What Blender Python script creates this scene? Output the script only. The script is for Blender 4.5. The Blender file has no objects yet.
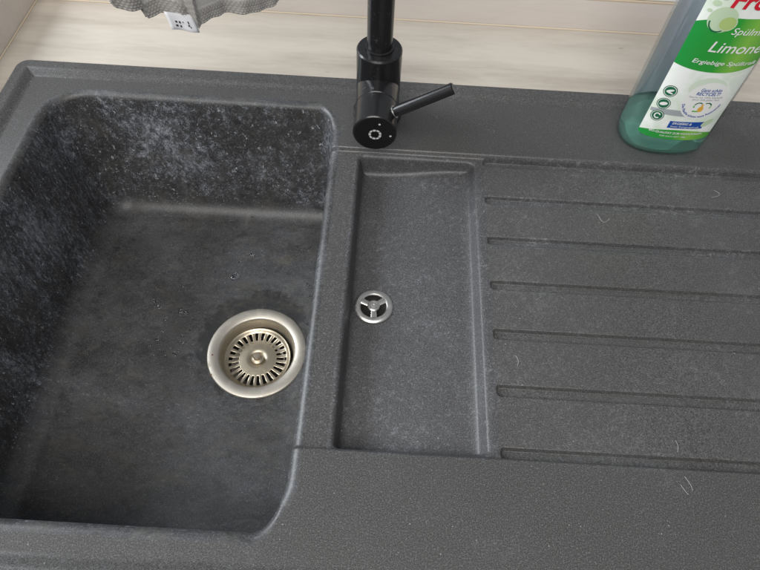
import bpy, bmesh, math, random
import numpy as np
from mathutils import Vector, Matrix

random.seed(7)
rng = np.random.default_rng(7)
sc = bpy.context.scene
COL = sc.collection

# ------------------------------------------------------------------ camera
CAM_H = 0.44
def cam_rot(a, b, g):
    ca, sa = math.cos(a), math.sin(a)
    R = np.array([[1, 0, 0], [0, -ca, sa], [0, -sa, -ca]])
    cg, sg = math.cos(g), math.sin(g)
    cb, sb = math.cos(b), math.sin(b)
    return np.array([[cb, -sb, 0], [sb, cb, 0], [0, 0, 1]]) @ R @ np.array([[cg, -sg, 0], [sg, cg, 0], [0, 0, 1]])
RC = cam_rot(0.563953, -0.0010485, -0.05916)
cam = bpy.data.cameras.new('camera')
cam.sensor_fit = 'HORIZONTAL'; cam.sensor_width = 36.0
cam.lens = 584.7 / 760 * 36
cam.clip_start = 0.01; cam.clip_end = 50
co = bpy.data.objects.new('camera', cam); COL.objects.link(co)
M = np.eye(4)
M[:3, 0] = RC[:, 0]; M[:3, 1] = -RC[:, 1]; M[:3, 2] = -RC[:, 2]; M[:3, 3] = (0, 0, CAM_H)
co.matrix_world = Matrix(M.tolist())
sc.camera = co

# ------------------------------------------------------------------ light
w = bpy.data.worlds.new('World'); sc.world = w; w.use_nodes = True
w.node_tree.nodes['Background'].inputs[0].default_value = (0.93, 0.96, 1.0, 1)
w.node_tree.nodes['Background'].inputs[1].default_value = 0.24
def area(name, loc, target, sx, sy, power, col):
    l = bpy.data.lights.new(name, 'AREA'); l.shape = 'RECTANGLE'; l.size = sx; l.size_y = sy
    l.energy = power; l.color = col
    o = bpy.data.objects.new(name, l); COL.objects.link(o)
    o.location = loc
    o.rotation_euler = (Vector(target) - Vector(loc)).to_track_quat('-Z', 'Y').to_euler()
    return o
area('window_daylight', (-1.75, 0.75, 0.95), (0.0, 0.3, 0.0), 1.0, 0.9, 40, (0.90, 0.95, 1.0))
area('ceiling_light', (-0.35, -0.95, 1.95), (0.0, 0.3, 0.0), 1.8, 1.4, 42, (1.0, 0.97, 0.93))

sc.render.engine = 'CYCLES'
sc.cycles.use_denoising = True
sc.cycles.max_bounces = 10
sc.cycles.transmission_bounces = 10
sc.cycles.transparent_max_bounces = 12
sc.view_settings.view_transform = 'Standard'
sc.view_settings.look = 'None'
sc.view_settings.gamma = 1
sc.view_settings.exposure = 0.36

# ------------------------------------------------------------------ material helpers
def new_mat(name):
    m = bpy.data.materials.new(name); m.use_nodes = True
    nt = m.node_tree
    return m, nt, nt.nodes['Principled BSDF']
def nd(nt, typ, **kw):
    n = nt.nodes.new(typ)
    for k, v in kw.items():
        if k in n.inputs.keys(): n.inputs[k].default_value = v
        else: setattr(n, k, v)
    return n
def ramp(nt, src, stops, interp='LINEAR'):
    r = nt.nodes.new('ShaderNodeValToRGB'); cr = r.color_ramp; cr.interpolation = interp
    while len(cr.elements) < len(stops): cr.elements.new(0.5)
    for e, (p, c) in zip(cr.elements, stops):
        e.position = p
        e.color = (c, c, c, 1) if isinstance(c, (int, float)) else (*c, 1)
    nt.links.new(src, r.inputs[0]); return r.outputs[0]
def mixc(nt, fac, a, b, blend='MIX'):
    m = nt.nodes.new('ShaderNodeMix'); m.data_type = 'RGBA'; m.blend_type = blend
    for s, v in ((0, fac), (6, a), (7, b)):
        if isinstance(v, (int, float)): m.inputs[s].default_value = v
        elif isinstance(v, tuple): m.inputs[s].default_value = (*v, 1)
        else: nt.links.new(v, m.inputs[s])
    return m.outputs[2]
def math_(nt, op, a, b=0.0, clamp=False):
    m = nt.nodes.new('ShaderNodeMath'); m.operation = op; m.use_clamp = clamp
    for i, v in enumerate((a, b)):
        if isinstance(v, (int, float)): m.inputs[i].default_value = v
        else: nt.links.new(v, m.inputs[i])
    return m.outputs[0]
def noise(nt, vec, scale, detail=4, rough=0.55, dist=0.0):
    n = nd(nt, 'ShaderNodeTexNoise', Scale=scale, Detail=detail, Roughness=rough, Distortion=dist)
    nt.links.new(vec, n.inputs['Vector']); return n.outputs['Fac']
def coords(nt): return nd(nt, 'ShaderNodeTexCoord').outputs['Object']
def plain(name, col, rough=0.5, metal=0.0, spec=0.5, coat=0.0):
    m, nt, p = new_mat(name)
    p.inputs['Base Color'].default_value = (*col, 1); p.inputs['Roughness'].default_value = rough
    p.inputs['Metallic'].default_value = metal; p.inputs['Specular IOR Level'].default_value = spec
    p.inputs['Coat Weight'].default_value = coat
    return m

STR_X, STR_Y = -0.136, 0.287       # strainer centre in the bowl

def granite(name, scale_amt, streak=False, wet=False, base=0.030, stain=(0.30, 0.31, 0.33), tint=(1, 1, 1.04), rough=0.34):
    """dark granite composite: fine pale flecks, limescale film, worn gloss"""
    m, nt, p = new_mat(name)
    v = coords(nt)
    f1 = noise(nt, v, 850, 2, 0.65)
    fleck = ramp(nt, f1, [(0.53, 0.0), (0.70, 1.0)])
    f2 = noise(nt, v, 1500, 1, 0.5)
    grain = ramp(nt, f2, [(0.35, 0.0), (0.7, 1.0)])
    b = base
    col = mixc(nt, grain, (b * .55 * tint[0], b * .55 * tint[1], b * .55 * tint[2]), (b * 1.9 * tint[0], b * 1.9 * tint[1], b * 1.9 * tint[2]))
    col = mixc(nt, math_(nt, 'MULTIPLY', fleck, 0.46), col, (0.20, 0.20, 0.205))
    # bright mica specks, rare
    vo = nd(nt, 'ShaderNodeTexVoronoi', Scale=210.0); nt.links.new(v, vo.inputs['Vector'])
    sp = ramp(nt, vo.outputs['Distance'], [(0.05, 1.0), (0.12, 0.0)])
    sel = ramp(nt, nt.nodes[-1].inputs and noise(nt, v, 90, 1), [(0.60, 0.0), (0.66, 1.0)])
    col = mixc(nt, math_(nt, 'MULTIPLY', math_(nt, 'MULTIPLY', sp, sel), 0.55), col, (0.5, 0.5, 0.5))
    # limescale film
    mp = nd(nt, 'ShaderNodeMapping')
    nt.links.new(v, mp.inputs['Vector'])
    if streak:
        mp.inputs['Rotation'].default_value = (0.5, 0.5, 0.35)
        mp.inputs['Scale'].default_value = (1.0, 1.9, 0.75)
    vv = mp.outputs[0]
    big = noise(nt, vv, 11, 3, 0.6, 0.3)
    mid = noise(nt, vv, 150, 6, 0.8, 0.2)
    fine = noise(nt, vv, 620, 3, 0.75)
    s = math_(nt, 'ADD', math_(nt, 'MULTIPLY', big, 0.22), math_(nt, 'ADD', math_(nt, 'MULTIPLY', mid, 0.46), math_(nt, 'MULTIPLY', fine, 0.32)))
    if streak:
        # chalk clings to the upright walls, the wiped floor keeps less of it
        ge = nd(nt, 'ShaderNodeNewGeometry'); sx_ = nd(nt, 'ShaderNodeSeparateXYZ'); nt.links.new(ge.outputs['True Normal'], sx_.inputs[0])
        up = math_(nt, 'MULTIPLY', math_(nt, 'ABSOLUTE', sx_.outputs[2]), 0.085)
        s = math_(nt, 'ADD', math_(nt, 'SUBTRACT', s, up), 0.022)
    mask = ramp(nt, s, [(0.515 if streak else 0.53, 0.0), (0.565, 0.35), (0.64, 1.0)])
    film = ramp(nt, big, [(0.35, 0.0), (0.75, 0.30)])
    mask = math_(nt, 'MULTIPLY', math_(nt, 'ADD', mask, math_(nt, 'MULTIPLY', film, 0.35)), scale_amt, clamp=True)
    col = mixc(nt, mask, col, stain)
    if streak:
        dots = ramp(nt, noise(nt, vv, 175, 3, 0.7, 0.5), [(0.64, 0.0), (0.69, 1.0)])
        dots = math_(nt, 'MULTIPLY', dots, ramp(nt, sx_.outputs[2], [(0.15, 1.0), (0.7, 0.12)]))
        col = mixc(nt, dots, col, (0.50, 0.52, 0.56))
    rr = math_(nt, 'ADD', rough, math_(nt, 'MULTIPLY', mask, 0.25))
    if wet:
        # irregular wet area round the strainer
        geo = nd(nt, 'ShaderNodeVectorMath', operation='SUBTRACT')
        nt.links.new(v, geo.inputs[0]); geo.inputs[1].default_value = (STR_X - .004, STR_Y + .014, -0.172)
        ln = nd(nt, 'ShaderNodeVectorMath', operation='LENGTH'); nt.links.new(geo.outputs[0], ln.inputs[0])
        dn = math_(nt, 'ADD', ln.outputs['Value'], math_(nt, 'MULTIPLY', math_(nt, 'SUBTRACT', noise(nt, v, 42, 4, 0.65, 0.4), 0.5), 0.075))
        wm = ramp(nt, dn, [(0.062, 1.0), (0.069, 0.0)])
        col = mixc(nt, math_(nt, 'MULTIPLY', wm, 0.75), col, (0.010, 0.010, 0.010))
        rr = math_(nt, 'SUBTRACT', rr, math_(nt, 'MULTIPLY', wm, 0.05))
        # scuffs: short darker and paler scratches of use
        mq = nd(nt, 'ShaderNodeMapping'); mq.inputs['Rotation'].default_value = (0, 0, -0.6); mq.inputs['Scale'].default_value = (1, 1.5, 1)
        nt.links.new(v, mq.inputs['Vector'])
        sc1 = ramp(nt, noise(nt, mq.outputs[0], 70, 6, 0.8, 0.6), [(0.50, 0.0), (0.66, 0.75)])
        col = mixc(nt, sc1, col, (0.016, 0.016, 0.016))
        sc2 = ramp(nt, noise(nt, mq.outputs[0], 38, 7, 0.82, 0.6), [(0.52, 0.0), (0.70, 0.55)])
        col = mixc(nt, sc2, col, (0.12, 0.118, 0.11))
        # brownish scum
        br = ramp(nt, noise(nt, vv, 24, 5, 0.7, 0.5), [(0.50, 0.0), (0.72, 0.45)])
        col = mixc(nt, br, col, (0.080, 0.074, 0.058))
    nt.links.new(col, p.inputs['Base Color']); nt.links.new(rr, p.inputs['Roughness'])
    p.inputs['Specular IOR Level'].default_value = 0.5
    bm = nd(nt, 'ShaderNodeBump', Strength=0.10, Distance=0.0006)
    nt.links.new(math_(nt, 'ADD', f1, math_(nt, 'MULTIPLY', mask, 0.6)), bm.inputs['Height'])
    nt.links.new(bm.outputs[0], p.inputs['Normal'])
    return m

M_DECK = granite('granite_deck', 0.12, base=0.048, rough=0.30, tint=(1.03, 1.0, 0.98))
M_DRAIN = granite('granite_drainer', 0.20, base=0.052, tint=(1.02, 1.0, .99))
M_GROOVE = granite('granite_groove', 0.55, base=0.050, stain=(0.30, 0.305, 0.315))
M_BASIN = granite('granite_basin', 0.60, base=0.044, stain=(0.20, 0.205, 0.22), rough=0.46)
M_BOWL = granite('granite_bowl', 0.95, streak=True, wet=True, base=0.028, stain=(0.36, 0.38, 0.43), rough=0.44)

def wood(name, light, dark, sc_=1.0, band=0.5):
    m, nt, p = new_mat(name)
    v = coords(nt)
    mp = nd(nt, 'ShaderNodeMapping'); mp.inputs['Scale'].default_value = (1.0, 7.0, 7.0)
    nt.links.new(v, mp.inputs['Vector'])
    a = noise(nt, mp.outputs[0], 3.2 * sc_, 5, 0.6, 0.7)
    b = noise(nt, mp.outputs[0], 22 * sc_, 6, 0.65, 0.5)
    mp2 = nd(nt, 'ShaderNodeMapping'); mp2.inputs['Scale'].default_value = (0.4, 14.0, 14.0)
    nt.links.new(v, mp2.inputs['Vector'])
    cst = noise(nt, mp2.outputs[0], 2.0 * sc_, 1, 0.5)
    g = math_(nt, 'ADD', math_(nt, 'MULTIPLY', a, 0.45), math_(nt, 'ADD', math_(nt, 'MULTIPLY', b, 0.25), math_(nt, 'MULTIPLY', cst, 0.30)))
    c = ramp(nt, g, [(0.34, dark), (0.56, light), (0.70, tuple(min(1, x * 1.06) for x in light))])
    # small knots
    vo = nd(nt, 'ShaderNodeTexVoronoi', Scale=9.0)
    mk = nd(nt, 'ShaderNodeMapping'); mk.inputs['Scale'].default_value = (1, 2.4, 1); nt.links.new(v, mk.inputs['Vector'])
    nt.links.new(mk.outputs[0], vo.inputs['Vector'])
    kn = ramp(nt, vo.outputs['Distance'], [(0.016, 1.0), (0.05, 0.0)])
    c = mixc(nt, math_(nt, 'MULTIPLY', kn, 0.45), c, (0.20, 0.15, 0.11))
    nt.links.new(c, p.inputs['Base Color'])
    p.inputs['Roughness'].default_value = 0.5; p.inputs['Specular IOR Level'].default_value = 0.35
    return m
M_WOOD = wood('pale_wood_laminate', (0.45, 0.41, 0.355), (0.325, 0.285, 0.24))
M_WOODUP = wood('pale_wood_upstand', (0.66, 0.605, 0.56), (0.57, 0.515, 0.47), 0.8)
M_SEAL = plain('cream_sealant', (0.56, 0.47, 0.35), 0.5)
M_SILL = plain('white_sill', (0.80, 0.81, 0.80), 0.35)

def faucet_mat():
    m, nt, p = new_mat('matt_black_enamel')
    v = coords(nt)
    s = ramp(nt, noise(nt, v, 160, 4, 0.7), [(0.60, 0.0), (0.74, 1.0)])
    s2 = ramp(nt, noise(nt, v, 38, 4, 0.7), [(0.45, 0.0), (0.75, 1.0)])
    k = math_(nt, 'MULTIPLY', s, s2)
    nt.links.new(mixc(nt, math_(nt, 'MULTIPLY', k, 0.7), (0.011, 0.011, 0.012), (0.22, 0.22, 0.23)), p.inputs['Base Color'])
    nt.links.new(math_(nt, 'ADD', 0.25, math_(nt, 'MULTIPLY', k, 0.4)), p.inputs['Roughness'])
    return m
M_BLACK = faucet_mat()
M_BLACKFACE = plain('black_cap_face', (0.006, 0.006, 0.007), 0.42, spec=0.3)
M_MARK = plain('pale_grey_print', (0.55, 0.55, 0.54), 0.5)
def steel_mat(name, col, rough, dirt=0.5):
    m, nt, p = new_mat(name)
    v = coords(nt)
    n1 = noise(nt, v, 120, 5, 0.7)
    d = ramp(nt, n1, [(0.52, 0.0), (0.75, 1.0)])
    nt.links.new(mixc(nt, math_(nt, 'MULTIPLY', d, dirt), col, (0.30, 0.24, 0.16)), p.inputs['Base Color'])
    p.inputs['Metallic'].default_value = 1.0
    nt.links.new(math_(nt, 'ADD', rough, math_(nt, 'MULTIPLY', d, 0.25)), p.inputs['Roughness'])
    return m
M_STEEL = steel_mat('brushed_steel', (0.54, 0.505, 0.44), 0.45, 0.25)
M_BASKET = steel_mat('stained_steel', (0.50, 0.44, 0.34), 0.36, 0.75)
M_CHROME = steel_mat('chrome', (0.62, 0.61, 0.59), 0.34, 0.1)
M_DARK = plain('dark_hole', (0.008, 0.008, 0.007), 0.7)
M_RUST = plain('rust_stain', (0.16, 0.06, 0.03), 0.8)

# ------------------------------------------------------------------ object helpers
def link(name, me, mat=None, parent=None):
    o = bpy.data.objects.new(name, me); COL.objects.link(o)
    if mat and len(me.materials) == 0: me.materials.append(mat)
    if parent: o.parent = parent
    return o
def empty(name, loc=(0, 0, 0)):
    o = bpy.data.objects.new(name, None); COL.objects.link(o); o.location = loc
    o.empty_display_size = 0.02
    bpy.context.view_layer.update()
    return o
def under(o, parent):
    o.parent = parent
    o.matrix_parent_inverse = parent.matrix_world.inverted() if False else Matrix.Translation(-Vector(root_loc(parent)))
    return o
def root_loc(p):
    v = Vector(p.location); 
    return v
def tag(o, label=None, cat=None, group=None, kind=None):
    if label: o['label'] = label
    if cat: o['category'] = cat
    if group: o['group'] = group
    if kind: o['kind'] = kind
    return o
def pydata(name, verts, faces, mat, parent=None, smooth=True):
    me = bpy.data.meshes.new(name); me.from_pydata([tuple(v) for v in verts], [], faces); me.update()
    if smooth: me.polygons.foreach_set('use_smooth', [True] * len(me.polygons))
    o = link(name, me, mat)
    if parent is not None: under(o, parent)
    return o
def frame(axis):
    a = Vector(axis).normalized()
    h = Vector((0, 0, 1)) if abs(a.z) < 0.9 else Vector((1, 0, 0))
    u = h.cross(a).normalized(); v = a.cross(u)
    return u, v, a
def lathe_data(profile, origin, axis=(0, 0, 1), seg=64, closed=False):
    """profile: list of (radius, height); r=0 ends are capped with one vertex"""
    u, v, a = frame(axis); O = Vector(origin)
    V, F, rings = [], [], []
    for r, h in profile:
        if r <= 1e-7:
            rings.append([len(V)]); V.append(O + a * h)
        else:
            rings.append(list(range(len(V), len(V) + seg)))
            for i in range(seg):
                t = 2 * math.pi * i / seg
                V.append(O + a * h + u * (r * math.cos(t)) + v * (r * math.sin(t)))
    n = len(rings)
    for k in range(n if closed else n - 1):
        A, B = rings[k], rings[(k + 1) % n]
        for i in range(seg):
            j = (i + 1) % seg
            if len(A) == 1 and len(B) == 1: continue
            if len(A) == 1: F.append((A[0], B[i], B[j]))
            elif len(B) == 1: F.append((A[i], A[j], B[0]))
            else: F.append((A[i], A[j], B[j], B[i]))
    return V, F
def sharp(o, deg=35):
    bm = bmesh.new(); bm.from_mesh(o.data)
    bmesh.ops.recalc_face_normals(bm, faces=bm.faces)
    for e in bm.edges:
        if len(e.link_faces) == 2 and e.calc_face_angle(0) > math.radians(deg): e.smooth = False
    bm.to_mesh(o.data); bm.free()
    return o
def lathe(name, profile, origin, axis, mat, parent, seg=64, closed=False):
    V, F = lathe_data(profile, origin, axis, seg, closed)
    return sharp(pydata(name, V, F, mat, parent))
def tube_data(path, rad, seg=24, cap=True):
    P = [Vector(p) for p in path]; V, F = [], []
    T = []
    for i in range(len(P)):
        a = P[max(i - 1, 0)]; b = P[min(i + 1, len(P) - 1)]; T.append((b - a).normalized())
    u, v, _ = frame(T[0])
    for i, p in enumerate(P):
        u = (u - T[i] * u.dot(T[i])).normalized(); v = T[i].cross(u)
        r = rad[i] if hasattr(rad, '__len__') else rad
        for k in range(seg):
            t = 2 * math.pi * k / seg; V.append(p + u * (r * math.cos(t)) + v * (r * math.sin(t)))
    for i in range(len(P) - 1):
        for k in range(seg):
            j = (k + 1) % seg; F.append((i * seg + k, i * seg + j, (i + 1) * seg + j, (i + 1) * seg + k))
    if cap:
        F.append(tuple(range(seg))[::-1]); F.append(tuple((len(P) - 1) * seg + k for k in range(seg)))
    return V, F
def tube(name, path, rad, mat, parent=None, seg=24):
    V, F = tube_data(path, rad, seg); return sharp(pydata(name, V, F, mat, parent), 50)
def box(name, lo, hi, mat, parent=None, bevel=0.0):
    bm = bmesh.new(); bmesh.ops.create_cube(bm, size=1)
    for vv in bm.verts:
        for i in range(3): vv.co[i] = lo[i] if vv.co[i] < 0 else hi[i]
    if bevel: bmesh.ops.bevel(bm, geom=bm.edges[:], offset=bevel, segments=2, affect='EDGES', profile=0.6)
    me = bpy.data.meshes.new(name); bm.to_mesh(me); bm.free()
    o = link(name, me, mat)
    if parent is not None: under(o, parent)
    return o

# ------------------------------------------------------------------ setting: counter, upstands, sill
CZ = -0.008                                    # counter top, the sink's rim sits on it
SX0, SX1, SY0, SY1 = -0.424, 0.576, 0.022, 0.552
def ring_slab(name, out, inn, z1, z0, mat):
    V = []
    for z in (z1, z0):
        for (x0, x1, y0, y1) in (out, inn):
            V += [(x0, y0, z), (x1, y0, z), (x1, y1, z), (x0, y1, z)]
    F = []
    for i in range(4):
        j = (i + 1) % 4
        F.append((i, j, 4 + j, 4 + i)); F.append((8 + j, 8 + i, 12 + i, 12 + j))
        F.append((j, i, 8 + i, 8 + j)); F.append((4 + i, 4 + j, 12 + j, 12 + i))
    return pydata(name, V, F, mat, smooth=False)
BX, BY = -0.4555, 0.684
c = ring_slab('countertop', (BX, 0.75, -0.06, BY), (SX0 + .02, SX1 - .02, SY0 + .02, SY1 - .02), CZ, CZ - 0.038, M_WOOD)
tag(c, 'pale wood grain countertop round the black sink', kind='structure')
b = box('wall_back', (BX, BY + 0.0005, CZ - 0.03), (0.75, BY + 0.016, 0.0315), M_WOODUP)
tag(b, 'low pale wood upstand along the back of the counter', kind='structure')
b2 = box('wall_left', (BX - 0.016, -0.06, CZ - 0.03), (BX - 0.0005, BY + 0.016, 0.0315), M_WOODUP)
tag(b2, 'pale wood side panel left of the sink', kind='structure')
e = box('panel_edge', (BX, BY + 0.0008, 0.0318), (0.75, BY + 0.0157, 0.0335), M_SEAL); e.parent = b
s = box('window_sill', (BX, BY - 0.001 + 0.004, 0.0338), (0.75, BY + 0.30, 0.056), M_SILL, bevel=0.002)
tag(s, 'white window sill above the wooden upstand', kind='structure')
def bead(name, p0, p1, n, parent):
    # small quarter-round sealant bead
    p0, p1, n = Vector(p0), Vector(p1), Vector(n)
    V, F, k = [], [], 5
    for p in (p0, p1):
        V.append(p)
        for i in range(k + 1):
            a = math.pi / 2 * i / k
            V.append(p + n * (0.0013 * math.cos(a)) + Vector((0, 0, 0.0013 * math.sin(a))))
    m_ = k + 2
    for i in range(1, k + 1): F.append((i, i + 1, m_ + i + 1, m_ + i))
    o = pydata(name, V, F, M_SEAL); o.parent = parent
    return o
bead('sealant_joint', (BX, BY, CZ + .0002), (0.75, BY, CZ + .0002), (0, -1, 0), b)
bead('sealant_joint', (BX, -0.06, CZ + .0002), (BX, BY, CZ + .0002), (1, 0, 0), b2)

# ------------------------------------------------------------------ sink: one moulded height surface, cut into its parts
def zones(lo, hi, coarse, dense):
    """1-D grid lines: fine inside the dense (a, b, step) zones"""
    out = [lo]; x = lo
    while x < hi - 1e-9:
        st = coarse
        for a, b_, s_ in dense:
            if a <= x < b_: st = min(st, s_)
            elif x < a < x + st: st = min(st, max(a - x, 1e-4))
        x = min(x + st, hi); out.append(x)
    return np.array(out)
def rrect(X, Y, x0, x1, y0, y1, r, rs=1.0):
    dx = np.minimum(X - x0, (x1 - X) * rs); dy = np.minimum(Y - y0, y1 - Y)
    return r - np.hypot(np.maximum(r - dx, 0), np.maximum(r - dy, 0)) + np.maximum(np.minimum(dx, dy) - r, 0)
def profile(D, r1, r2, phi):
    phi = math.radians(phi); L = (D - (r1 + r2) * (1 - math.cos(phi))) / math.sin(phi)
    T, Z = [], []
    for a in np.linspace(0, phi, 14): T.append(r1 * math.sin(a)); Z.append(-r1 * (1 - math.cos(a)))
    t0 = T[-1] + L * math.cos(phi); z0 = Z[-1] - L * math.sin(phi)
    for a in np.linspace(phi, 0, 16): 
        T.append(t0 + r2 * (math.sin(phi) - math.sin(a))); Z.append(z0 - r2 * (math.cos(a) - math.cos(phi)))
    return np.array(T), np.array(Z)
def smooth(t): t = np.clip(t, 0, 1); return t * t * (3 - 2 * t)

mm = 0.001
BW = (-0.377, -0.052, 0.061, 0.511)            # bowl opening
BS = (-0.032, 0.098, 0.1285, 0.443)             # shallow side basin
FD = (-0.14, 0.555, 0.128, 0.448)              # sunken drainer field
GR = [(0.4345, 0.4455), (0.384, 0.3955), (0.3335, 0.345), (0.2835, 0.295), (0.233, 0.245), (0.181, 0.193), (0.1300, 0.141)]
GX0, GX1 = 0.0995, 0.535
gx = zones(SX0, SX1, 4.2 * mm, [(SX0, SX0 + .028, .8 * mm), (-.378, -.352, .55 * mm), (-.352, -.325, 1.2 * mm), (-.325, -.10, 3 * mm),
     (-.104, -.076, 1.2 * mm), (-.076, -.047, .55 * mm), (-.047, -.036, 1.5 * mm), (-.036, -.012, .55 * mm), (-.012, .074, 2.2 * mm), (.074, .118, .55 * mm), (.53, .576, 1.2 * mm)])
gy = zones(SY0, SY1, 2.2 * mm, [(SY0, .060, .8 * mm), (.060, .086, .55 * mm), (.086, .115, 1.2 * mm), (.122, .150, .5 * mm)] +
     [(a - .004, b_ + .004, .5 * mm) for a, b_ in GR] + [(.405, .452, .55 * mm), (.460, .485, 1.2 * mm), (.485, .513, .55 * mm), (.513, SY1, .7 * mm)])
X, Y = np.meshgrid(gx, gy, indexing='ij')
# outer raised rim
d = rrect(X, Y, SX0, SX1, SY0, SY1, .016)
Z = np.where(d < .004, CZ + (0.0050 - CZ) * np.sqrt(np.clip(1 - (1 - np.clip(d / .004, 0, 1)) ** 2, 0, 1)), 0.0050)
Z = Z - 0.0050 * smooth((d - .0135) / .0125)
Z = np.where(d <= 0, CZ + .0003, Z)
# sunken field, open to the bowl on its left
fT, fZ = profile(.0042, .0022, .0022, 58)
tf = rrect(X, Y, *FD, .006)
zf = np.interp(tf, fT, fZ)
dxr = BW[1] - X                                 # right side: same lip, tighter foot beside the strainer
X2 = np.where(X > -.18, BW[1] - (dxr + .9 * np.maximum(dxr - .0095, 0)), X)
tb = rrect(X2, Y, *BW, .047)
dec = np.exp(-np.clip(tb - .009, 0, 1) / .005)
deck = Z + zf * dec
# drainer falls a little towards the side basin
deck = deck - .0012 * smooth((0.5 - X) / .4) * (tf > 0) * np.clip(tf / .01, 0, 1) * dec
# grooves
gT, gZ = profile(.0042, .0012, .0010, 75)
tg = [rrect(X, Y, GX0, GX1, a, b_, .0042) for a, b_ in GR]
for t in tg: deck = deck + np.interp(t, gT, gZ)
# shallow basin: deeper at the left, its right side slanted
sT, sZ = profile(.020, .0042, .0060, 79)
ts = rrect(X, Y, *BS, .0085, .55)
depth = 1.12 - .50 * smooth((X - BS[0]) / (BS[1] - BS[0]))
wob = 1 + .05 * np.sin(X * 55 + 1.0) * smooth((Y - .40) / .03)
deck = deck + np.interp(ts, sT, sZ) * depth * wob
# hole under the small drain
SDX, SDY = -0.0045, 0.2705
rr_ = np.hypot(X - SDX, Y - SDY)
deck = deck - .012 * smooth((.0135 - rr_) / .003)
# main bowl
bT, bZ = profile(.170, .0080, .024, 86.2)
Z = deck + np.interp(tb, bT, bZ)
rs_ = np.hypot(X - STR_X, Y - STR_Y)
fl = smooth((tb - .030) / .05)
Z = Z - fl * .004 * np.exp(-rs_ / .12)
# slightly uneven moulding
Z = Z - .045 * smooth((.0475 - rs_) / .005)
nx, ny = X.shape
P = np.stack([X, Y, Z], -1)
dX = np.zeros_like(P); dY = np.zeros_like(P)
dX[1:-1] = P[2:] - P[:-2]; dX[0] = P[1] - P[0]; dX[-1] = P[-1] - P[-2]
dY[:, 1:-1] = P[:, 2:] - P[:, :-2]; dY[:, 0] = P[:, 1] - P[:, 0]; dY[:, -1] = P[:, -1] - P[:, -2]
NRM = np.cross(dX, dY); NRM /= np.linalg.norm(NRM, axis=-1, keepdims=True)
def cellmean(A): return (A[1:, 1:] + A[:-1, 1:] + A[1:, :-1] + A[:-1, :-1]) / 4
cd, ctb, cts, ctf = cellmean(d), cellmean(tb), cellmean(ts), cellmean(tf)
ctg = [cellmean(t) for t in tg]
cls = np.zeros(cd.shape, int)                       # 0 deck
cls[ctf > -.0005] = 1                               # drainer field
cx_ = cellmean(X)
cls[(cls == 1) & (cx_ < BS[0] + .01)] = 0
for k, t in enumerate(ctg): cls[t > -.0012] = 10 + k
cls[cts > -.0010] = 2
cls[ctb > -.0015] = 3
cls[cd < -.0002] = -1                               # outside the rounded corners
def sub(name, code, mat, parent):
    ii, jj = np.nonzero(cls == code)
    q = np.stack([ii * ny + jj, (ii + 1) * ny + jj, (ii + 1) * ny + jj + 1, ii * ny + jj + 1], 1)
    used, inv = np.unique(q, return_inverse=True); inv = inv.reshape(q.shape)
    me = bpy.data.meshes.new(name)
    me.vertices.add(len(used)); me.vertices.foreach_set('co', P.reshape(-1, 3)[used].ravel())
    me.loops.add(inv.size); me.loops.foreach_set('vertex_index', inv.ravel().astype(np.int32))
    me.polygons.add(len(inv)); me.polygons.foreach_set('loop_start', np.arange(0, inv.size, 4, dtype=np.int32))
    me.update(calc_edges=True); me.validate()
    me.polygons.foreach_set('use_smooth', np.ones(len(me.polygons), bool))
    me.normals_split_custom_set_from_vertices(NRM.reshape(-1, 3)[used].tolist())
    o = link(name, me, mat); under(o, parent); return o
sink = empty('kitchen_sink', (0, 0, 0))
tag(sink, 'dark grey granite composite sink with deep bowl, shallow basin and grooved drainer', 'sink')
sub('rim_deck', 0, M_DECK, sink)
sub('bowl', 3, M_BOWL, sink)['label'] = 'deep bowl with chalky limescale on its walls'
sub('side_basin', 2, M_BASIN, sink)['label'] = 'shallow basin beside the bowl with small round drain'
drainer = sub('drainer', 1, M_DRAIN, sink)
for k in range(len(GR)):
    o = sub('drainer_groove', 10 + k, M_GROOVE if k < 3 else M_DRAIN, sink); o.parent = drainer

def floor_z(x, y):
    i = np.clip(np.searchsorted(gx, x) - 1, 0, nx - 2); j = np.clip(np.searchsorted(gy, y) - 1, 0, ny - 2)
    a = (x - gx[i]) / (gx[i + 1] - gx[i]); b_ = (y - gy[j]) / (gy[j + 1] - gy[j])
    return Z[i, j] * (1 - a) * (1 - b_) + Z[i + 1, j] * a * (1 - b_) + Z[i, j + 1] * (1 - a) * b_ + Z[i + 1, j + 1] * a * b_

# ---- strainer flange (fixed in the bowl) and its lift-out basket
FZ = float(np.mean([floor_z(STR_X + .054 * math.cos(t), STR_Y + .054 * math.sin(t)) for t in np.linspace(0, 6.28, 24)]))
fo = (STR_X, STR_Y, FZ)
fl_o = lathe('strainer_flange', [(.0566, -.0008), (.0568, .0004), (.0562, .0013), (.0552, .0018), (.0500, .0018), (.0445, .0012), (.0432, .0004), (.0424, -.0012), (.0418, -.004), (.0404, -.012), (.0392, -.024), (.036, -.034), (.020, -.040), (0, -.041)], fo, (0, 0, 1), M_STEEL, sink, 96)
for a, r_ in ((3.75, .0555), (0.05, .0552), (3.3, .050)):
    V, F = lathe_data([(.0011, 0), (.0008, .0004), (0, .0006)], (STR_X + r_ * math.cos(a), STR_Y + r_ * math.sin(a), FZ + (.0013 if r_ > .052 else .0018)), (0, 0, 1), 10)
    o = pydata('rust_spot', V, F, M_RUST, sink); o.parent = fl_o; o.matrix_parent_inverse = Matrix.Identity(4)
BKX = STR_X - .0022
bz = FZ - .0175
bask = empty('strainer_basket', (BKX, STR_Y, bz))
tag(bask, 'round slotted steel strainer basket with centre knob sunk in the bowl drain', 'strainer')
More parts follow.
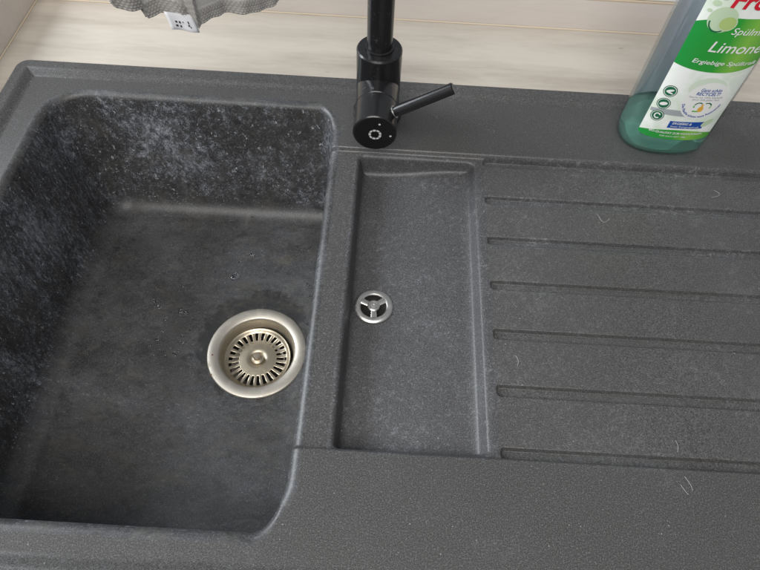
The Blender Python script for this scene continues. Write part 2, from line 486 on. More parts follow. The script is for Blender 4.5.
def slotted_disc(name, z, parent):
    ns = 26; sub_ = 6; seg = ns * sub_
    R = [.0060, .0135, .0210, .0222, .0335, .0342, .0360, .0378, .0386, .0388]
    H = [.0000, -.0004, -.0010, -.0012, -.0014, -.0012, .0004, .0020, .0022, .0012]
    V, F = [], []
    for r_, h_ in zip(R, H):
        for i in range(seg):
            t = 2 * math.pi * i / seg; V.append((BKX + r_ * math.cos(t), STR_Y + r_ * math.sin(t), z + h_))
    for k in range(len(R) - 1):
        for i in range(seg):
            if k == 3 and (i % sub_) in (0, 1, 2): continue
            j = (i + 1) % seg; F.append((k * seg + i, (k + 1) * seg + i, (k + 1) * seg + j, k * seg + j))
    o = pydata(name, V, F, M_BASKET, parent)
    md = o.modifiers.new('solid', 'SOLIDIFY'); md.thickness = .0011; md.offset = -1
    return o
slotted_disc('slotted_disc', bz, bask)
lathe('basket_wall', [(.0383, .0010), (.0375, -.004), (.034, -.016), (.030, -.020), (0, -.0205)], (BKX, STR_Y, bz), (0, 0, 1), M_DARK, bask, 48)
lathe('centre_knob', [(.0075, -.0002), (.0065, .0008), (.0040, .0016), (.0036, .0040), (.0046, .0052), (.0046, .0068), (.0036, .0078), (0, .0080)], (BKX, STR_Y, bz), (0, 0, 1), M_BASKET, bask, 32)

# ---- small drain of the side basin
DZ = float(floor_z(SDX + .0165, SDY)); do = (SDX, SDY, DZ)
sd = lathe('basin_drain', [(.0178, -.0004), (.0178, .0006), (.0168, .0016), (.0150, .0020), (.0130, .0018), (.0120, .0008), (.0117, -.002), (.0115, -.008)], do, (0, 0, 1), M_CHROME, sink, 64)
sd['label'] = 'small round chrome drain with three spokes'
hole = lathe('drain_hole', [(.0125, -.0065), (.006, -.0075), (0, -.0075)], do, (0, 0, 1), M_DARK, sink, 32); hole.parent = sd; hole.matrix_parent_inverse = Matrix.Identity(4)
for a in (0.62, 2.72, 4.78):
    dx, dy = math.cos(a), math.sin(a); px, py = -dy, dx
    V = []
    for rr2, hw in ((.0040, .0024), (.0123, .0029)):
        for s_, zz in ((-1, .0012), (-.6, .0018), (.6, .0018), (1, .0012), (1, -.0004), (-1, -.0004)):
            V.append((SDX + dx * rr2 + px * hw * s_, SDY + dy * rr2 + py * hw * s_, DZ + zz - .0004))
    F = [(i, (i + 1) % 6, 6 + (i + 1) % 6, 6 + i) for i in range(6)]
    o = sharp(pydata('spoke', V, F, M_CHROME, sink)); o.parent = sd; o.matrix_parent_inverse = Matrix.Identity(4)
sc_o = lathe('screw', [(.0056, -.001), (.0056, .0016), (.0046, .0024), (.0038, .0024), (.0036, .0018), (.0034, .0018), (.0030, .0026), (.0012, .0029), (.0010, .0019), (0, .0019)], do, (0, 0, 1), M_CHROME, sink, 32)
sc_o.parent = sd; sc_o.matrix_parent_inverse = Matrix.Identity(4)

# ------------------------------------------------------------------ faucet
FX, FY = -0.0135, 0.5005
fau = empty('faucet', (FX, FY, 0))
tag(fau, 'matt black single lever faucet standing behind the shallow basin', 'faucet')
RB = .0226
lathe('body', [(.0262, .0002), (.0262, .004), (.0250, .0052), (RB, .0056), (RB, .0795), (RB - .0012, .0812), (.0134, .0812), (.0130, .0800), (0, .0800)], (FX, FY, 0), (0, 0, 1), M_BLACK, fau, 96)
AZ = .0395
# valve: a short horizontal cylinder pointing to the front, body then turning cap
lathe('valve_body', [(.0, .0), (.0212, .0), (.0212, .0385), (.0206, .0392), (.0, .0392)], (FX, FY, AZ), (0, -1, 0), M_BLACK, fau, 96)
capo = lathe('valve_cap', [(.0, .0396), (.0206, .0396), (.0213, .0403), (.0213, .0735), (.0203, .0745), (0, .0745)], (FX, FY, AZ), (0, -1, 0), M_BLACK, fau, 96)
yf = FY - .0746
def child(o, p): o.parent = p; o.matrix_parent_inverse = Matrix.Identity(4); return o
child(lathe('cap_face', [(0, 0), (.0199, 0), (.0199, .0004), (0, .0004)], (FX, yf, AZ), (0, -1, 0), M_BLACKFACE, fau, 64), capo)
# ring mark with hexagonal middle, broken like worn print, and two dots
def ring_arc(r0, r1, a0, a1, y, n=10):
    V, F = [], []
    for i in range(n + 1):
        a = a0 + (a1 - a0) * i / n
        for r_ in (r0, r1): V.append((FX + .0005 + r_ * math.cos(a), y, AZ - .0005 + r_ * math.sin(a)))
    for i in range(n): F.append((2 * i, 2 * i + 1, 2 * i + 3, 2 * i + 2))
    return V, F
V, F = [], []
for k in range(9):
    a0 = 2 * math.pi * k / 9 + .05; v_, f_ = ring_arc(.0040 + .0004 * (k % 2), .0062, a0, a0 + .56, yf - .0006, 6)
    F += [tuple(i + len(V) for i in q_) for q_ in f_]; V += v_
child(pydata('ring_mark', V, F, M_MARK, fau, smooth=False), capo)
for dx, dz in ((.0045, .0125), (.0155, -.0015)):
    child(lathe('dot_mark', [(0, .0006), (.0011, .0006)], (FX + dx, yf, AZ + dz), (0, -1, 0), M_MARK, fau, 16), capo)
# lever
la = math.radians(31.0); ld = Vector((math.cos(la), 0, math.sin(la)))
l0 = Vector((FX, FY - .0545, AZ)) + ld * .0205
lev = lathe('lever', [(0, 0), (.0050, 0), (.0050, .0030), (.0056, .0034), (.0056, .0615), (.0051, .0622), (0, .0622)], l0, ld, M_BLACK, fau, 32)
child(lathe('lever_collar', [(.0061, -.001), (.0064, .0006), (.0060, .0012), (.0051, .0012)], l0, ld, M_CHROME, fau, 32), lev)
child(lathe('lever_end', [(0, .0626), (.0046, .0626)], l0, ld, plain('worn_grey_tip', (.12, .12, .12), .5), fau, 24), lev)
# spout: straight riser, round bend, arm over the bowl, nozzle
sdv = Vector((-.70, -.714, 0)).normalized()
ZS, RBEND = .315, .030
path = [Vector((FX, FY, z)) for z in (.0795, .12, .20, ZS - RBEND)]
for a in np.linspace(0, math.pi / 2, 10)[1:]:
    path.append(Vector((FX, FY, ZS - RBEND)) + sdv * (RBEND * (1 - math.cos(a))) + Vector((0, 0, RBEND * math.sin(a))))
for L in (.08, .14, .20, .248): path.append(Vector((FX, FY, ZS)) + sdv * L)
for a in np.linspace(0, math.pi / 2, 8)[1:]:
    path.append(Vector((FX, FY, ZS)) + sdv * (.248 + .02 * math.sin(a)) + Vector((0, 0, -.02 * (1 - math.cos(a)))))
path.append(path[-1] + Vector((0, 0, -.014)))
tube('spout', path, .0125, M_BLACK, fau, 48)
lathe('spout_collar', [(.0126, .0002), (.0140, .0002), (.0140, .0016), (.0126, .0022)], (FX, FY, .0812), (0, 0, 1), M_BLACK, fau, 48)

# ------------------------------------------------------------------ dish cloth over the spout
def cloth_mat():
    m, nt, p = new_mat('grey_knit')
    at = nd(nt, 'ShaderNodeAttribute', attribute_name='knit')
    v = coords(nt)
    n_ = noise(nt, v, 900, 3, 0.7)
    f = math_(nt, 'MULTIPLY', at.outputs['Fac'], 1.0)
    cc = mixc(nt, f, (0.46, 0.45, 0.44), (0.24, 0.225, 0.205))
    cc = mixc(nt, math_(nt, 'MULTIPLY', n_, 0.5), cc, (0.50, 0.48, 0.455))
    nt.links.new(cc, p.inputs['Base Color']); p.inputs['Roughness'].default_value = 0.9
    p.inputs['Sheen Weight'].default_value = 0.3; p.inputs['Specular IOR Level'].default_value = 0.1
    bm_ = nd(nt, 'ShaderNodeBump', Strength=0.5, Distance=0.0005); nt.links.new(n_, bm_.inputs['Height'])
    nt.links.new(bm_.outputs[0], p.inputs['Normal'])
    return m
M_CLOTH = cloth_mat(); M_TAG = plain('white_care_tag', (0.78, 0.79, 0.82), 0.6); M_INK = plain('black_ink', (0.02, 0.02, 0.03), 0.6)
# lower hem of the front flap: distance along the arm, height (it hangs askew)
hem = np.array([(.1080, .1815), (.1214, .1813), (.1331, .1822), (.1459, .1859), (.1581, .1894), (.1740, .1931), (.1844, .1937), (.1885, .1933), (.1912, .1981), (.1951, .2034), (.2017, .2069), (.2082, .2096), (.2140, .2100), (.2182, .2104), (.2197, .2144), (.2199, .2179), (.2290, .2216), (.2362, .2259), (.2376, .2290)])
A0, A1 = .1085, .2376
nS, nT = 230, 190
S = np.linspace(A0, A1, nS)
hz_ = np.interp(S, hem[:, 0], hem[:, 1])
perp = np.array([-sdv.y, sdv.x, 0.0]);  perp = perp if perp[1] < 0 else -perp    # towards the viewer
O = np.array([FX, FY, 0]); D3 = np.array(sdv)
def cloth_sheet(name, parent):
    V = np.zeros((nS, nT, 3)); K = np.zeros((nS, nT))
    r_ = .0141
    for i, s_ in enumerate(S):
        front = ZS - hz_[i]; back = .085 + .01 * math.sin(s_ * 40)
        arc = math.pi * r_; total = front + arc + back
        # equal steps in the visible hem, the rest coarser
        q_ = np.linspace(0, 1, nT); tt = total * q_ ** 1.25
        h = np.clip(front - tt, 0, None)                      # distance still below the arm
        fold = .0022 * np.sin(s_ * 135 + 1.1) + .0012 * np.sin(s_ * 260 + .3)
        for j, t in enumerate(tt):
            if t < front:
                z = hz_[i] + t; off = r_ + fold * min(1, (front - t) / .06) + .0010 * math.exp(-t / .01) * math.sin(s_ * 420)
            elif t < front + arc:
                a = (t - front) / r_; z = ZS + r_ * math.sin(a); off = r_ * math.cos(a)
            else:
                dd = t - front - arc; z = ZS - dd; off = -r_ - fold * .5 * min(1, dd / .06)
            # knitted border, loops stand proud
            edge = min(t, (s_ - A0), (A1 - s_) * 1.0 + .002)
            kn = 1.0 if t < .0105 else 0.0
            ridge = abs((s_ * 1000 - 189)) < 4.0 and t < .03
            if kn or ridge:
                u_ = s_ / .0025; v_ = t / .0019
                lp = abs(math.sin(math.pi * (u_ + .5 * (int(v_) % 2)))) * abs(math.sin(math.pi * v_))
                off += (.0010 * lp if t < front else 0); K[i, j] = 1 - lp * .75
                if ridge: off += .004 * (1 - abs(s_ * 1000 - 189) / 4.0)
            else:
                off += .00025 * math.sin(s_ * 2600) * math.sin(t * 2600)
                K[i, j] = 0.0
            V[i, j] = O + D3 * s_ + perp * off + np.array([0, 0, z])
    F = [(i * nT + j, (i + 1) * nT + j, (i + 1) * nT + j + 1, i * nT + j + 1) for i in range(nS - 1) for j in range(nT - 1)]
    o = pydata(name, V.reshape(-1, 3), F, M_CLOTH, parent)
    at = o.data.attributes.new('knit', 'FLOAT', 'POINT'); at.data.foreach_set('value', K.ravel().astype(np.float32))
    md = o.modifiers.new('thick', 'SOLIDIFY'); md.thickness = .0016; md.offset = 1
    return o, V
cl_root = empty('dish_cloth', tuple(O + D3 * .173 + np.array([0, 0, ZS])))
tag(cl_root, 'grey knitted dish cloth with white tag hanging down beside the faucet', 'cloth')
cl_o, CV = cloth_sheet('cloth_sheet', cl_root)
# care tag sewn under the hem
t0 = O + D3 * .1995 + perp * .017 + np.array([0, 0, np.interp(.1995, hem[:, 0], hem[:, 1]) + .003])
tu = (D3 * 1.0 + np.array([0, 0, .55])); tu /= np.linalg.norm(tu); tv = np.array([0, 0, -1.0]) + perp * .45; tv /= np.linalg.norm(tv)
V, F = [], []
for i in range(9):
    for j in range(6):
        V.append(t0 + tu * (-.0105 + .021 * i / 8) + tv * (.0115 * j / 5) + perp * (.0012 * math.sin(i * .8) * j / 5))
for i in range(8):
    for j in range(5): F.append((i * 6 + j, (i + 1) * 6 + j, (i + 1) * 6 + j + 1, i * 6 + j + 1))
tg_o = pydata('care_tag', V, F, M_TAG, cl_root); md = tg_o.modifiers.new('thick', 'SOLIDIFY'); md.thickness = .0003
nrm = np.cross(tu, tv); nrm = nrm if nrm @ perp > 0 else -nrm
for (a, b_, w_, h_) in ((.006, .006, .0016, .0014), (.0035, .0062, .0014, .0016), (.0065, .0085, .0020, .0014), (.0038, .0088, .0014, .0014), (.0010, .0060, .0008, .0010), (-.0030, .0060, .0010, .0020), (-.0026, .0080, .0015, .0011), (-.0036, .0090, .0009, .0009)):
    cc = t0 + tu * a + tv * b_ + nrm * .0022
    pydata('care_symbol', [cc + tu * x * w_ / 2 + tv * y * h_ / 2 for x, y in ((-1, -1), (1, -.8), (.9, 1), (-1, .9))], [(0, 1, 2, 3)], M_INK, cl_root, smooth=False)

# ------------------------------------------------------------------ washing-up liquid bottle
BTX, BTY, BA, BB, BN = .2915, .4905, .0462, .0318, 2.5
def contour(a, b_, n=96, p=BN):
    th = np.linspace(0, 2 * math.pi, n, endpoint=False) - math.pi / 2
    cc, ss = np.cos(th), np.sin(th)
    return np.stack([a * np.sign(cc) * np.abs(cc) ** (2 / p), b_ * np.sign(ss) * np.abs(ss) ** (2 / p)], 1)
def loft(rows, n=96):
    V, F = [], []
    for z, a, b_ in rows:
        for x, y in contour(a, b_, n): V.append((BTX + x, BTY + y, z))
    for k in range(len(rows) - 1):
        for i in range(n):
            j = (i + 1) % n; F.append((k * n + i, k * n + j, (k + 1) * n + j, (k + 1) * n + i))
    return V, F, n
def bottle_rows(t, z0=0.0006):
    R = [(z0 + t + .0004, .70), (z0 + t, .84), (z0 + t + .0008, .925), (z0 + t + .003, .970), (z0 + .008, .990), (.014, 1.0), (.10, 1.0), (.185, 1.0), (.205, .97), (.222, .88), (.234, .70), (.242, .50), (.247, .36)]
    out = [(z, BA * f - t, BB * f - t) for z, f in R]
    out += [(.250, .0150 - t, .0150 - t), (.262, .0150 - t, .0150 - t)]
    return out
bot = empty('dish_soap_bottle', (BTX, BTY, 0))
tag(bot, 'clear flattened bottle with green lime label and a little green liquid', 'bottle')
def pet_mat():
    # thin clear film: light passes straight through, gloss by Fresnel
    m, nt, p = new_mat('clear_pet')
    nt.nodes.remove(p)
    tr = nd(nt, 'ShaderNodeBsdfTransparent', Color=(.955, .97, .975, 1)); gl = nd(nt, 'ShaderNodeBsdfGlossy', Roughness=.06)
    lw = nd(nt, 'ShaderNodeLayerWeight', Blend=.5); mx = nd(nt, 'ShaderNodeMixShader')
    fr = math_(nt, 'ADD', math_(nt, 'MULTIPLY', math_(nt, 'POWER', lw.outputs['Facing'], 4.0), .55), .035)
    nt.links.new(fr, mx.inputs[0]); nt.links.new(tr.outputs[0], mx.inputs[1]); nt.links.new(gl.outputs[0], mx.inputs[2])
    nt.links.new(mx.outputs[0], nt.nodes['Material Output'].inputs[0])
    return m
def liquid_mat():
    m, nt, p = new_mat('green_liquid')
    nt.nodes.remove(p)
    rf = nd(nt, 'ShaderNodeBsdfRefraction', Color=(.70, .94, .86, 1), Roughness=.03, IOR=1.18); tl_ = nd(nt, 'ShaderNodeBsdfTranslucent', Color=(.55, .90, .78, 1))
    df = nd(nt, 'ShaderNodeBsdfDiffuse', Color=(.50, .84, .72, 1))
    m1 = nd(nt, 'ShaderNodeMixShader'); m1.inputs[0].default_value = .5
    m2 = nd(nt, 'ShaderNodeMixShader'); m2.inputs[0].default_value = .78
    nt.links.new(tl_.outputs[0], m1.inputs[1]); nt.links.new(df.outputs[0], m1.inputs[2])
    nt.links.new(m1.outputs[0], m2.inputs[1]); nt.links.new(rf.outputs[0], m2.inputs[2])
    nt.links.new(m2.outputs[0], nt.nodes['Material Output'].inputs[0])
    return m
rows = bottle_rows(0.0); inner = bottle_rows(.0009)
V1, F1, n_ = loft(rows); V2, F2, _ = loft(inner)
F = list(F1) + [tuple(i + len(V1) for i in f[::-1]) for f in F2]
F.append(tuple(range(n_))[::-1]); F.append(tuple(len(V1) + i for i in range(n_)))
top1 = (len(rows) - 1) * n_; top2 = len(V1) + top1
for i in range(n_):
    j = (i + 1) % n_; F.append((top1 + i, top1 + j, top2 + j, top2 + i))
body = sharp(pydata('bottle_body', V1 + V2, F, pet_mat(), bot), 60)
LQ = .034
lr = [(z, a - .0003, b_ - .0003) for z, a, b_ in bottle_rows(.0010) if z < LQ] + [(LQ - .001, BA - .0013, BB - .0013), (LQ, BA - .0020, BB - .0020)]
V, F, n_ = loft(lr); F.append(tuple(range(n_))[::-1]); F.append(tuple((len(lr) - 1) * n_ + i for i in range(n_)))
sharp(pydata('green_liquid', V, F, liquid_mat(), bot), 60)
lathe('cap', [(0.0153, .2505), (.0168, .2505), (.0168, .268), (.0150, .271), (.0075, .272), (.0070, .284), (.0050, .286), (0, .286)], (BTX, BTY, 0), (0, 0, 1), plain('white_cap', (.75, .76, .75), .4), bot, 40)
# front label: coordinates (u along the front, z up) wrapped on the front of the bottle
cf = contour(BA, BB, 1440); k0 = 0
cfs = np.concatenate([cf[-480:], cf[:481]])
sl = np.concatenate([[0], np.cumsum(np.hypot(*np.diff(cfs, axis=0).T))]); sl -= np.interp(0, cfs[:, 0], sl)
tx = np.gradient(cfs[:, 0]); ty = np.gradient(cfs[:, 1]); tl = np.hypot(tx, ty)
nxl, nyl = ty / tl, -tx / tl
def wrap(u, z, off):
    x = np.interp(u, sl, cfs[:, 0]); y = np.interp(u, sl, cfs[:, 1])
    return (BTX + x + np.interp(u, sl, nxl) * off, BTY + y + np.interp(u, sl, nyl) * off, z)
def patch(name, u0, u1, lo, hi, off, mat, parent, nu=48, nv=14):
    """label patch between two edge functions lo(u), hi(u)"""
    V, F = [], []
    for i in range(nu + 1):
        u = u0 + (u1 - u0) * i / nu
        for j in range(nv + 1): V.append(wrap(u, lo(u) + (hi(u) - lo(u)) * j / nv, off))
    for i in range(nu):
        for j in range(nv): F.append((i * (nv + 1) + j, (i + 1) * (nv + 1) + j, (i + 1) * (nv + 1) + j + 1, i * (nv + 1) + j + 1))
    o = pydata(name, V, F, mat, bot)
    if parent is not None: o.parent = parent
    return o
def disc(name, u, z, ru, rz_, off, mat, parent, n=40, r_in=0.0, a0=0.0, a1=2 * math.pi, rot=0.0):
    V, F = [], []
    rings = 4
    for k in range(rings + 1):
        f = r_in + (1 - r_in) * k / rings
        for i in range(n + 1):
            a = a0 + (a1 - a0) * i / n
            x_, y_ = ru * f * math.cos(a), rz_ * f * math.sin(a)
            V.append(wrap(u + x_ * math.cos(rot) - y_ * math.sin(rot), z + x_ * math.sin(rot) + y_ * math.cos(rot), off))
    for k in range(rings):
        for i in range(n): F.append((k * (n + 1) + i, (k + 1) * (n + 1) + i, (k + 1) * (n + 1) + i + 1, k * (n + 1) + i + 1))
    o = pydata(name, V, F, mat, bot); o.parent = parent
    return o
def text(name, s_, u, z, size, mat, off, parent, shear=0.0, bold=0.0, space=1.0, width=None, arc=None):
    cu = bpy.data.curves.new(name, 'FONT'); cu.body = s_; cu.size = 1.0; cu.shear = shear; cu.offset = bold
    cu.space_character = space; cu.resolution_u = 3
    tmp = bpy.data.objects.new('tmp', cu); COL.objects.link(tmp)
    dg = bpy.context.evaluated_depsgraph_get(); me0 = tmp.evaluated_get(dg).to_mesh()
    bm = bmesh.new(); bm.from_mesh(me0); tmp.evaluated_get(dg).to_mesh_clear()
    bpy.data.objects.remove(tmp); bpy.data.curves.remove(cu)
    bmesh.ops.triangulate(bm, faces=bm.faces)
    xs = [v_.co.x for v_ in bm.verts]; x0, x1 = min(xs), max(xs)
    kx = size if width is None else width / (x1 - x0)
    for v_ in bm.verts:
        a, h = (v_.co.x - x0) * kx, v_.co.y * size
        if arc:
            cu_, cz_, R_, st = arc; an = st + a / R_
            uu, zz = cu_ + (R_ - h) * math.cos(an), cz_ + (R_ - h) * math.sin(an)
        else: uu, zz = u + a, z + h
        v_.co = wrap(uu, zz, off)
    bmesh.ops.recalc_face_normals(bm, faces=bm.faces)
    me = bpy.data.meshes.new(name); bm.to_mesh(me); bm.free()
    o = link(name, me, mat); under(o, bot); o.parent = parent
    return o
def label_white():
    m, nt, p = new_mat('label_paper')
    v = coords(nt)
    n_ = noise(nt, v, 42, 3, 0.6, 0.6)
    cc = ramp(nt, n_, [(0.42, (0.86, 0.89, 0.87)), (0.64, (0.70, 0.80, 0.68))])
    nt.links.new(cc, p.inputs['Base Color']); p.inputs['Roughness'].default_value = 0.35
    return m
def green_print():
    m, nt, p = new_mat('green_print')
    v = coords(nt); sp_ = nd(nt, 'ShaderNodeSeparateXYZ'); nt.links.new(v, sp_.inputs[0])
    g = ramp(nt, math_(nt, 'MULTIPLY', math_(nt, 'SUBTRACT', sp_.outputs[0], BTX - .045), 11.0), [(0.05, (0.010, 0.27, 0.05)), (0.45, (0.03, 0.34, 0.04)), (0.62, (0.22, 0.50, 0.07)), (0.95, (0.03, 0.32, 0.04))])
    nt.links.new(g, p.inputs['Base Color']); p.inputs['Roughness'].default_value = 0.32
    return m
M_LAB, M_GRN = label_white(), green_print()
M_DGRN = plain('dark_green_print', (.008, .13, .055), .35); M_WHT = plain('white_print', (.82, .83, .82), .35); M_RED = plain('red_print', (.62, .012, .03), .35)
M_BLU = plain('blue_print', (.010, .075, .36), .35); M_LIM = plain('lime_print', (.42, .56, .20), .35); M_PAL = plain('pale_lime_print', (.52, .66, .46), .35)
M_GRY = plain('grey_print', (.36, .40, .42), .4); M_AMB = plain('amber_print', (.75, .42, .06), .35); M_BACK = plain('label_reverse', (.62, .65, .72), .5)
U = .0385; fr = None
def lbot(u): return .0245 + 7.0 * max(0, abs(u) - .0285) ** 1.6 * 0.55
UR = .0358
label_o = patch('front_label', -U, UR, lbot, lambda u: .186, .00012, M_LAB, None, 64, 30)
# grey serving dish in the background of the print
patch('print_shape', -U + .001, .012, lambda u: .0540 + .10 * (u + .03) ** 1 * .1, lambda u: .0570 + .0040 * math.sin((u + .04) * 60) , .00022, M_GRY, label_o, 30, 3)
disc('print_shape', .002, .088, .017, .012, .00020, plain('mint_print', (.66, .76, .64), .35), label_o)
patch('print_band', -U, UR, lambda u: .1085 - .003 * math.cos(u * 38) + 2.2 * max(0, u) ** 2 * 1.6, lambda u: .1585 - 9.0 * max(0, -u - .006) ** 2 + .5 * max(0, u) * .1, .00022, M_GRN, label_o, 60, 12)
patch('print_band', -U, UR, lambda u: lbot(u) + .0001, lambda u: max(lbot(u) + .0004, .0372 - 4.5 * (u) ** 2 + (.0018 if u < -.02 else 0) * 0), .00022, M_GRN, label_o, 60, 5)
disc('lime_print', -.0195, .1555, .0115, .0115, .00034, M_PAL, label_o)
disc('lime_print', -.0205, .1530, .0085, .0090, .00042, M_DGRN, label_o, a0=math.pi, a1=1.9 * math.pi, r_in=.86)
disc('lime_print', -.0140, .1530, .0072, .0066, .00050, M_LIM, label_o)
disc('lime_print', -.0140, .1530, .0074, .0068, .00056, M_PAL, label_o, r_in=.88)
for u_, z_, r_ in ((-.0300, .1680, .0035), (-.0255, .1735, .0028), (-.0325, .161, .0022)): disc('lime_print', u_, z_, r_, r_ * .7, .0003, M_PAL, label_o, 20)
TOFF = .00062
text('lettering', 'Frosch', -.0195, .1672, .0200, M_RED, TOFF, label_o, shear=.15, bold=.025, width=.056)
text('lettering', 'Spülmittel', -.0070, .1440, .0090, M_WHT, TOFF, label_o, shear=.22, bold=.004, width=.0405)
text('lettering', 'Limonen', -.0175, .1262, .0148, M_WHT, TOFF, label_o, shear=.20, bold=.006, width=.054)
text('lettering', 'Ergiebige Spülkraft', -.0250, .1138, .0058, M_WHT, TOFF, label_o, shear=.2, bold=.008, width=.058)
# three round green symbols
for k, zc in enumerate((.0800, .0655, .0510)):
    uc = -.0287
    disc('round_symbol', uc, zc, .0063, .0063, .00030, M_DGRN, label_o)
    disc('round_symbol', uc, zc, .0055, .0055, .00042, M_WHT, label_o, r_in=.90)
    if k == 0:
        disc('round_symbol', uc, zc + .0006, .0034, .0012, .00042, M_WHT, label_o, 20, rot=.4); disc('round_symbol', uc, zc - .0016, .0036, .0008, .00042, M_WHT, label_o, 20, rot=-.2)
    elif k == 1: disc('round_symbol', uc, zc, .0036, .0019, .00042, M_WHT, label_o, 24, rot=.35)
    else: disc('round_symbol', uc, zc, .0030, .0034, .00042, M_WHT, label_o, 24, r_in=.62, a0=.4, a1=5.6)
# round recycling badge
BU, BZ = .0060, .0735
disc('badge', BU, BZ, .0205, .0215, .00034, M_WHT, label_o, 56)
text('badge_lettering', 'Ganz schön', BU - .009, BZ + .0115, .0050, M_BLU, TOFF, label_o, shear=.15, bold=.01, width=.0195)
text('badge_lettering', 'RECYCELT!', BU - .0115, BZ + .0072, .0050, M_BLU, TOFF, label_o, shear=.15, bold=.015, width=.0225)
text('badge_lettering', 'Flasche aus 100% Altplastik', BU - .0165, BZ + .0040, .0028, M_GRY, TOFF, label_o, width=.032)
text('badge_lettering', 'davon 50% gelber Sack', BU - .0125, BZ + .0012, .0028, M_GRY, TOFF, label_o, width=.026)
for s_ in (-1, 1):
    disc('badge', BU + .0040 * s_ + .001, BZ - .0055, .0046, .0044, .00046, M_DGRN, label_o, 24, r_in=.74, a0=(.25 if s_ > 0 else .9), a1=(2.2 if s_ > 0 else 2.9))
    disc('badge', BU + .0040 * s_ + .001, BZ - .0055, .0046, .0044, .00046, M_GRN, label_o, 12, r_in=.74, a0=(-.6 if s_ > 0 else 3.1), a1=(.1 if s_ > 0 else 3.7))
patch('badge', BU - .0062, BU - .0005, lambda u: BZ - .0125 + .0, lambda u: BZ - .0125 + .0014, .00046, M_GRN, label_o, 6, 2)
disc('badge', BU + .0005, BZ - .0090, .0026, .0034, .00052, M_AMB, label_o, 20)
patch('badge', BU - .0004, BU + .0014, lambda u: BZ - .0058, lambda u: BZ - .0030, .00052, M_AMB, label_o, 4, 3)
text('badge_lettering', 'Die Flasche schont neue Ressourcen', 0, 0, .0036, M_BLU, TOFF, label_o, bold=.015, width=.052, arc=(BU, BZ, .0192, math.radians(193)))
# blue flash with leaf and the green foot line
patch('blue_flash', -.0145, .0200, lambda u: .0392 + .02 * (u + .0145), lambda u: .0478 + .02 * (u + .0145), .00034, M_BLU, label_o, 20, 3)
text('flash_lettering', 'ERGIEBIG &', -.0115, .0443, .0038, M_WHT, TOFF, label_o, shear=.15, bold=.015, width=.019)
text('flash_lettering', 'beste Reinigungskraft', -.0118, .0408, .0030, M_WHT, TOFF, label_o, shear=.15, width=.028)
disc('leaf_print', .0225, .0468, .0062, .0036, .00044, M_PAL, label_o, 24, rot=.7)
text('foot_lettering', 'BIO-QUALITÄT ZUM WOHLFÜHLEN', -.0290, .0318, .0036, M_WHT, TOFF, label_o, bold=.015, width=.053)
text('foot_lettering', 'FÜR DICH SEIT 1986', -.0170, .0278, .0028, M_WHT, TOFF, label_o, width=.026)
# label on the back, seen from its grey reverse through the clear wall
V, F = [], []
for i in range(41):
    u = -.037 + .074 * i / 40
    x, y, _z = wrap(u, 0, .0002); y = 2 * BTY - y
    for z_ in (.027, .10, .182): V.append((x, y, z_))
for i in range(40):
    for j in range(2): F.append((i * 3 + j, (i + 1) * 3 + j, (i + 1) * 3 + j + 1, i * 3 + j + 1))
pydata('back_label', V, F, M_BACK, bot)

# ------------------------------------------------------------------ water drops in the bowl and stray hairs
def water_mat():
    m, nt, p = new_mat('water')
    p.inputs['Base Color'].default_value = (.95, .97, 1, 1); p.inputs['Roughness'].default_value = .01
    p.inputs['IOR'].default_value = 1.33; p.inputs['Transmission Weight'].default_value = 1.0
    return m
M_WATER = water_mat()
def pix(px, py, z):
    v_ = RC @ np.array([px - 380, py - 285, 584.7]); t = (z - CAM_H) / v_[2]
    return v_[0] * t, v_[1] * t
drops = [(157, 302, 2.6), (159, 307, 3.2), (181, 311, 3.6), (186, 313, 2.6), (166, 319, 2.4), (163, 332, 1.6), (158, 339, 2.8), (182, 336, 2.2), (183, 343, 2.0), (160, 350, 1.7), (153, 355, 1.5), (165, 357, 2.0), (175, 354, 2.8), (179, 351, 1.8),
         (235, 276, 5.6), (246, 247, 1.8), (252, 255, 3.2), (216, 272, 1.5), (252, 215, 1.6), (171, 246, 1.8), (183, 287, 1.5), (311, 296, 2.4), (308, 285, 1.6), (190, 330, 1.2), (150, 346, 1.2), (221, 300, 1.4), (240, 262, 2.0)]
base_bm = None
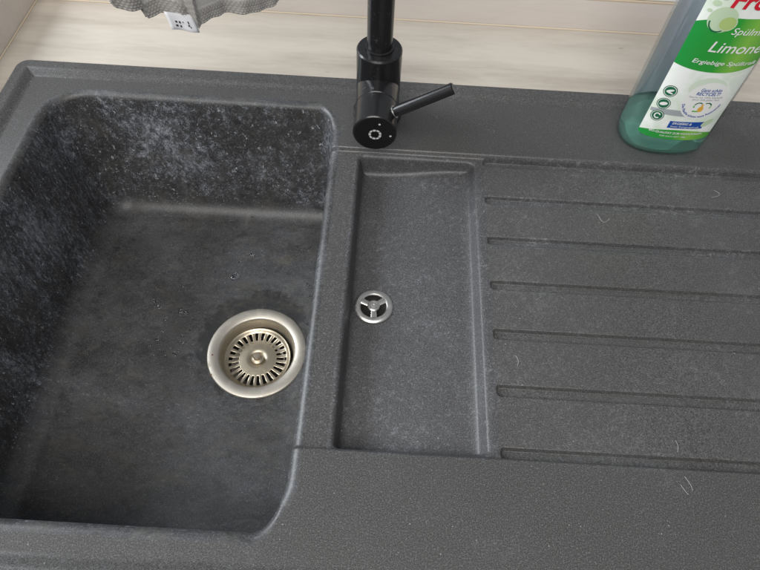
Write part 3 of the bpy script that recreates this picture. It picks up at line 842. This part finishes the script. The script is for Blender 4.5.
for k, (px, py, r_) in enumerate(drops):
    x, y = pix(px, py, -.172); z = float(floor_z(x, y))
    x, y = pix(px, py, z); z = float(floor_z(x, y))
    V, F = [], []; n = 20; r_ = r_ * .001 * 1.15
    ph = [rng.uniform(0, 6.28) for _ in range(3)]; el = rng.uniform(.7, 1.0)
    prof_ = [(1.0, -.0002), (1.0, .0), (.93, .18), (.76, .33), (.5, .43), (.22, .48)]
    for f, h in prof_:
        for i in range(n):
            a = 2 * math.pi * i / n
            rad = r_ * f * (1 + .20 * math.sin(2 * a + ph[0]) + .12 * math.sin(3 * a + ph[1]))
            V.append((x + rad * math.cos(a), y + rad * el * math.sin(a), z + h * r_ * .75 + .0001))
    for q_ in range(len(prof_) - 1):
        for i in range(n):
            j = (i + 1) % n; F.append((q_ * n + i, q_ * n + j, (q_ + 1) * n + j, (q_ + 1) * n + i))
    F.append(tuple((len(prof_) - 1) * n + i for i in range(n))); F.append(tuple(range(n))[::-1])
    o = pydata('water_drop', V, F, M_WATER)
    big_ = (px, py) == (235, 276)
    own = {(235, 276): 'largest water drop on the bowl floor, above the strainer', (252, 255): 'medium water drop up right of the largest drop in the bowl',
           (171, 246): 'lone small water drop towards the back left of the bowl floor', (252, 215): 'water drop right under the back wall of the bowl',
           (311, 296): 'water drop beside the right wall of the bowl, nearest the strainer', (181, 311): 'widest drop of the cluster left of the strainer'}
    tag(o, own[(px, py)] if (px, py) in own else 'small clear water drop on the floor of the bowl', 'water drop', 'water drops in the bowl')
M_HAIR = plain('pale_lint', (.40, .40, .40), .7)
hairs = [([(682, 478), (688, 486), (690, 492)], 'longer pale hair lying on the front deck below the drainer'), ([(678, 486), (682, 492), (686, 496)], 'short pale hair lying beside the longer one on the front deck'),
         ([(598, 214), (602, 221), (606, 222), (610, 218)], 'curled pale hair on the drainer below the second groove'), ([(714, 190), (720, 193), (719, 196), (712, 197)], 'curled pale lint on the drainer near the bottle'),
         ([(516, 355), (519, 360), (518, 365)], 'tiny pale hair on the drainer between the grooves'), ([(676, 440), (679, 446), (678, 452)], 'short pale hair near the lowest groove of the drainer')]
for pts, lb in hairs:
    W = []
    for px, py in pts:
        x, y = pix(px, py, -.004); W.append(Vector((x, y, float(floor_z(x, y)) + .0003)))
    # smooth the polyline
    for _ in range(2):
        N_ = [W[0]]
        for a, b_ in zip(W[:-1], W[1:]): N_ += [a * .75 + b_ * .25, a * .25 + b_ * .75]
        W = N_ + [W[-1]]
    V, F = tube_data(W, .00015, 5)
    tag(pydata('stray_hair', V, F, M_HAIR), lb, 'hair', 'hairs on the sink')
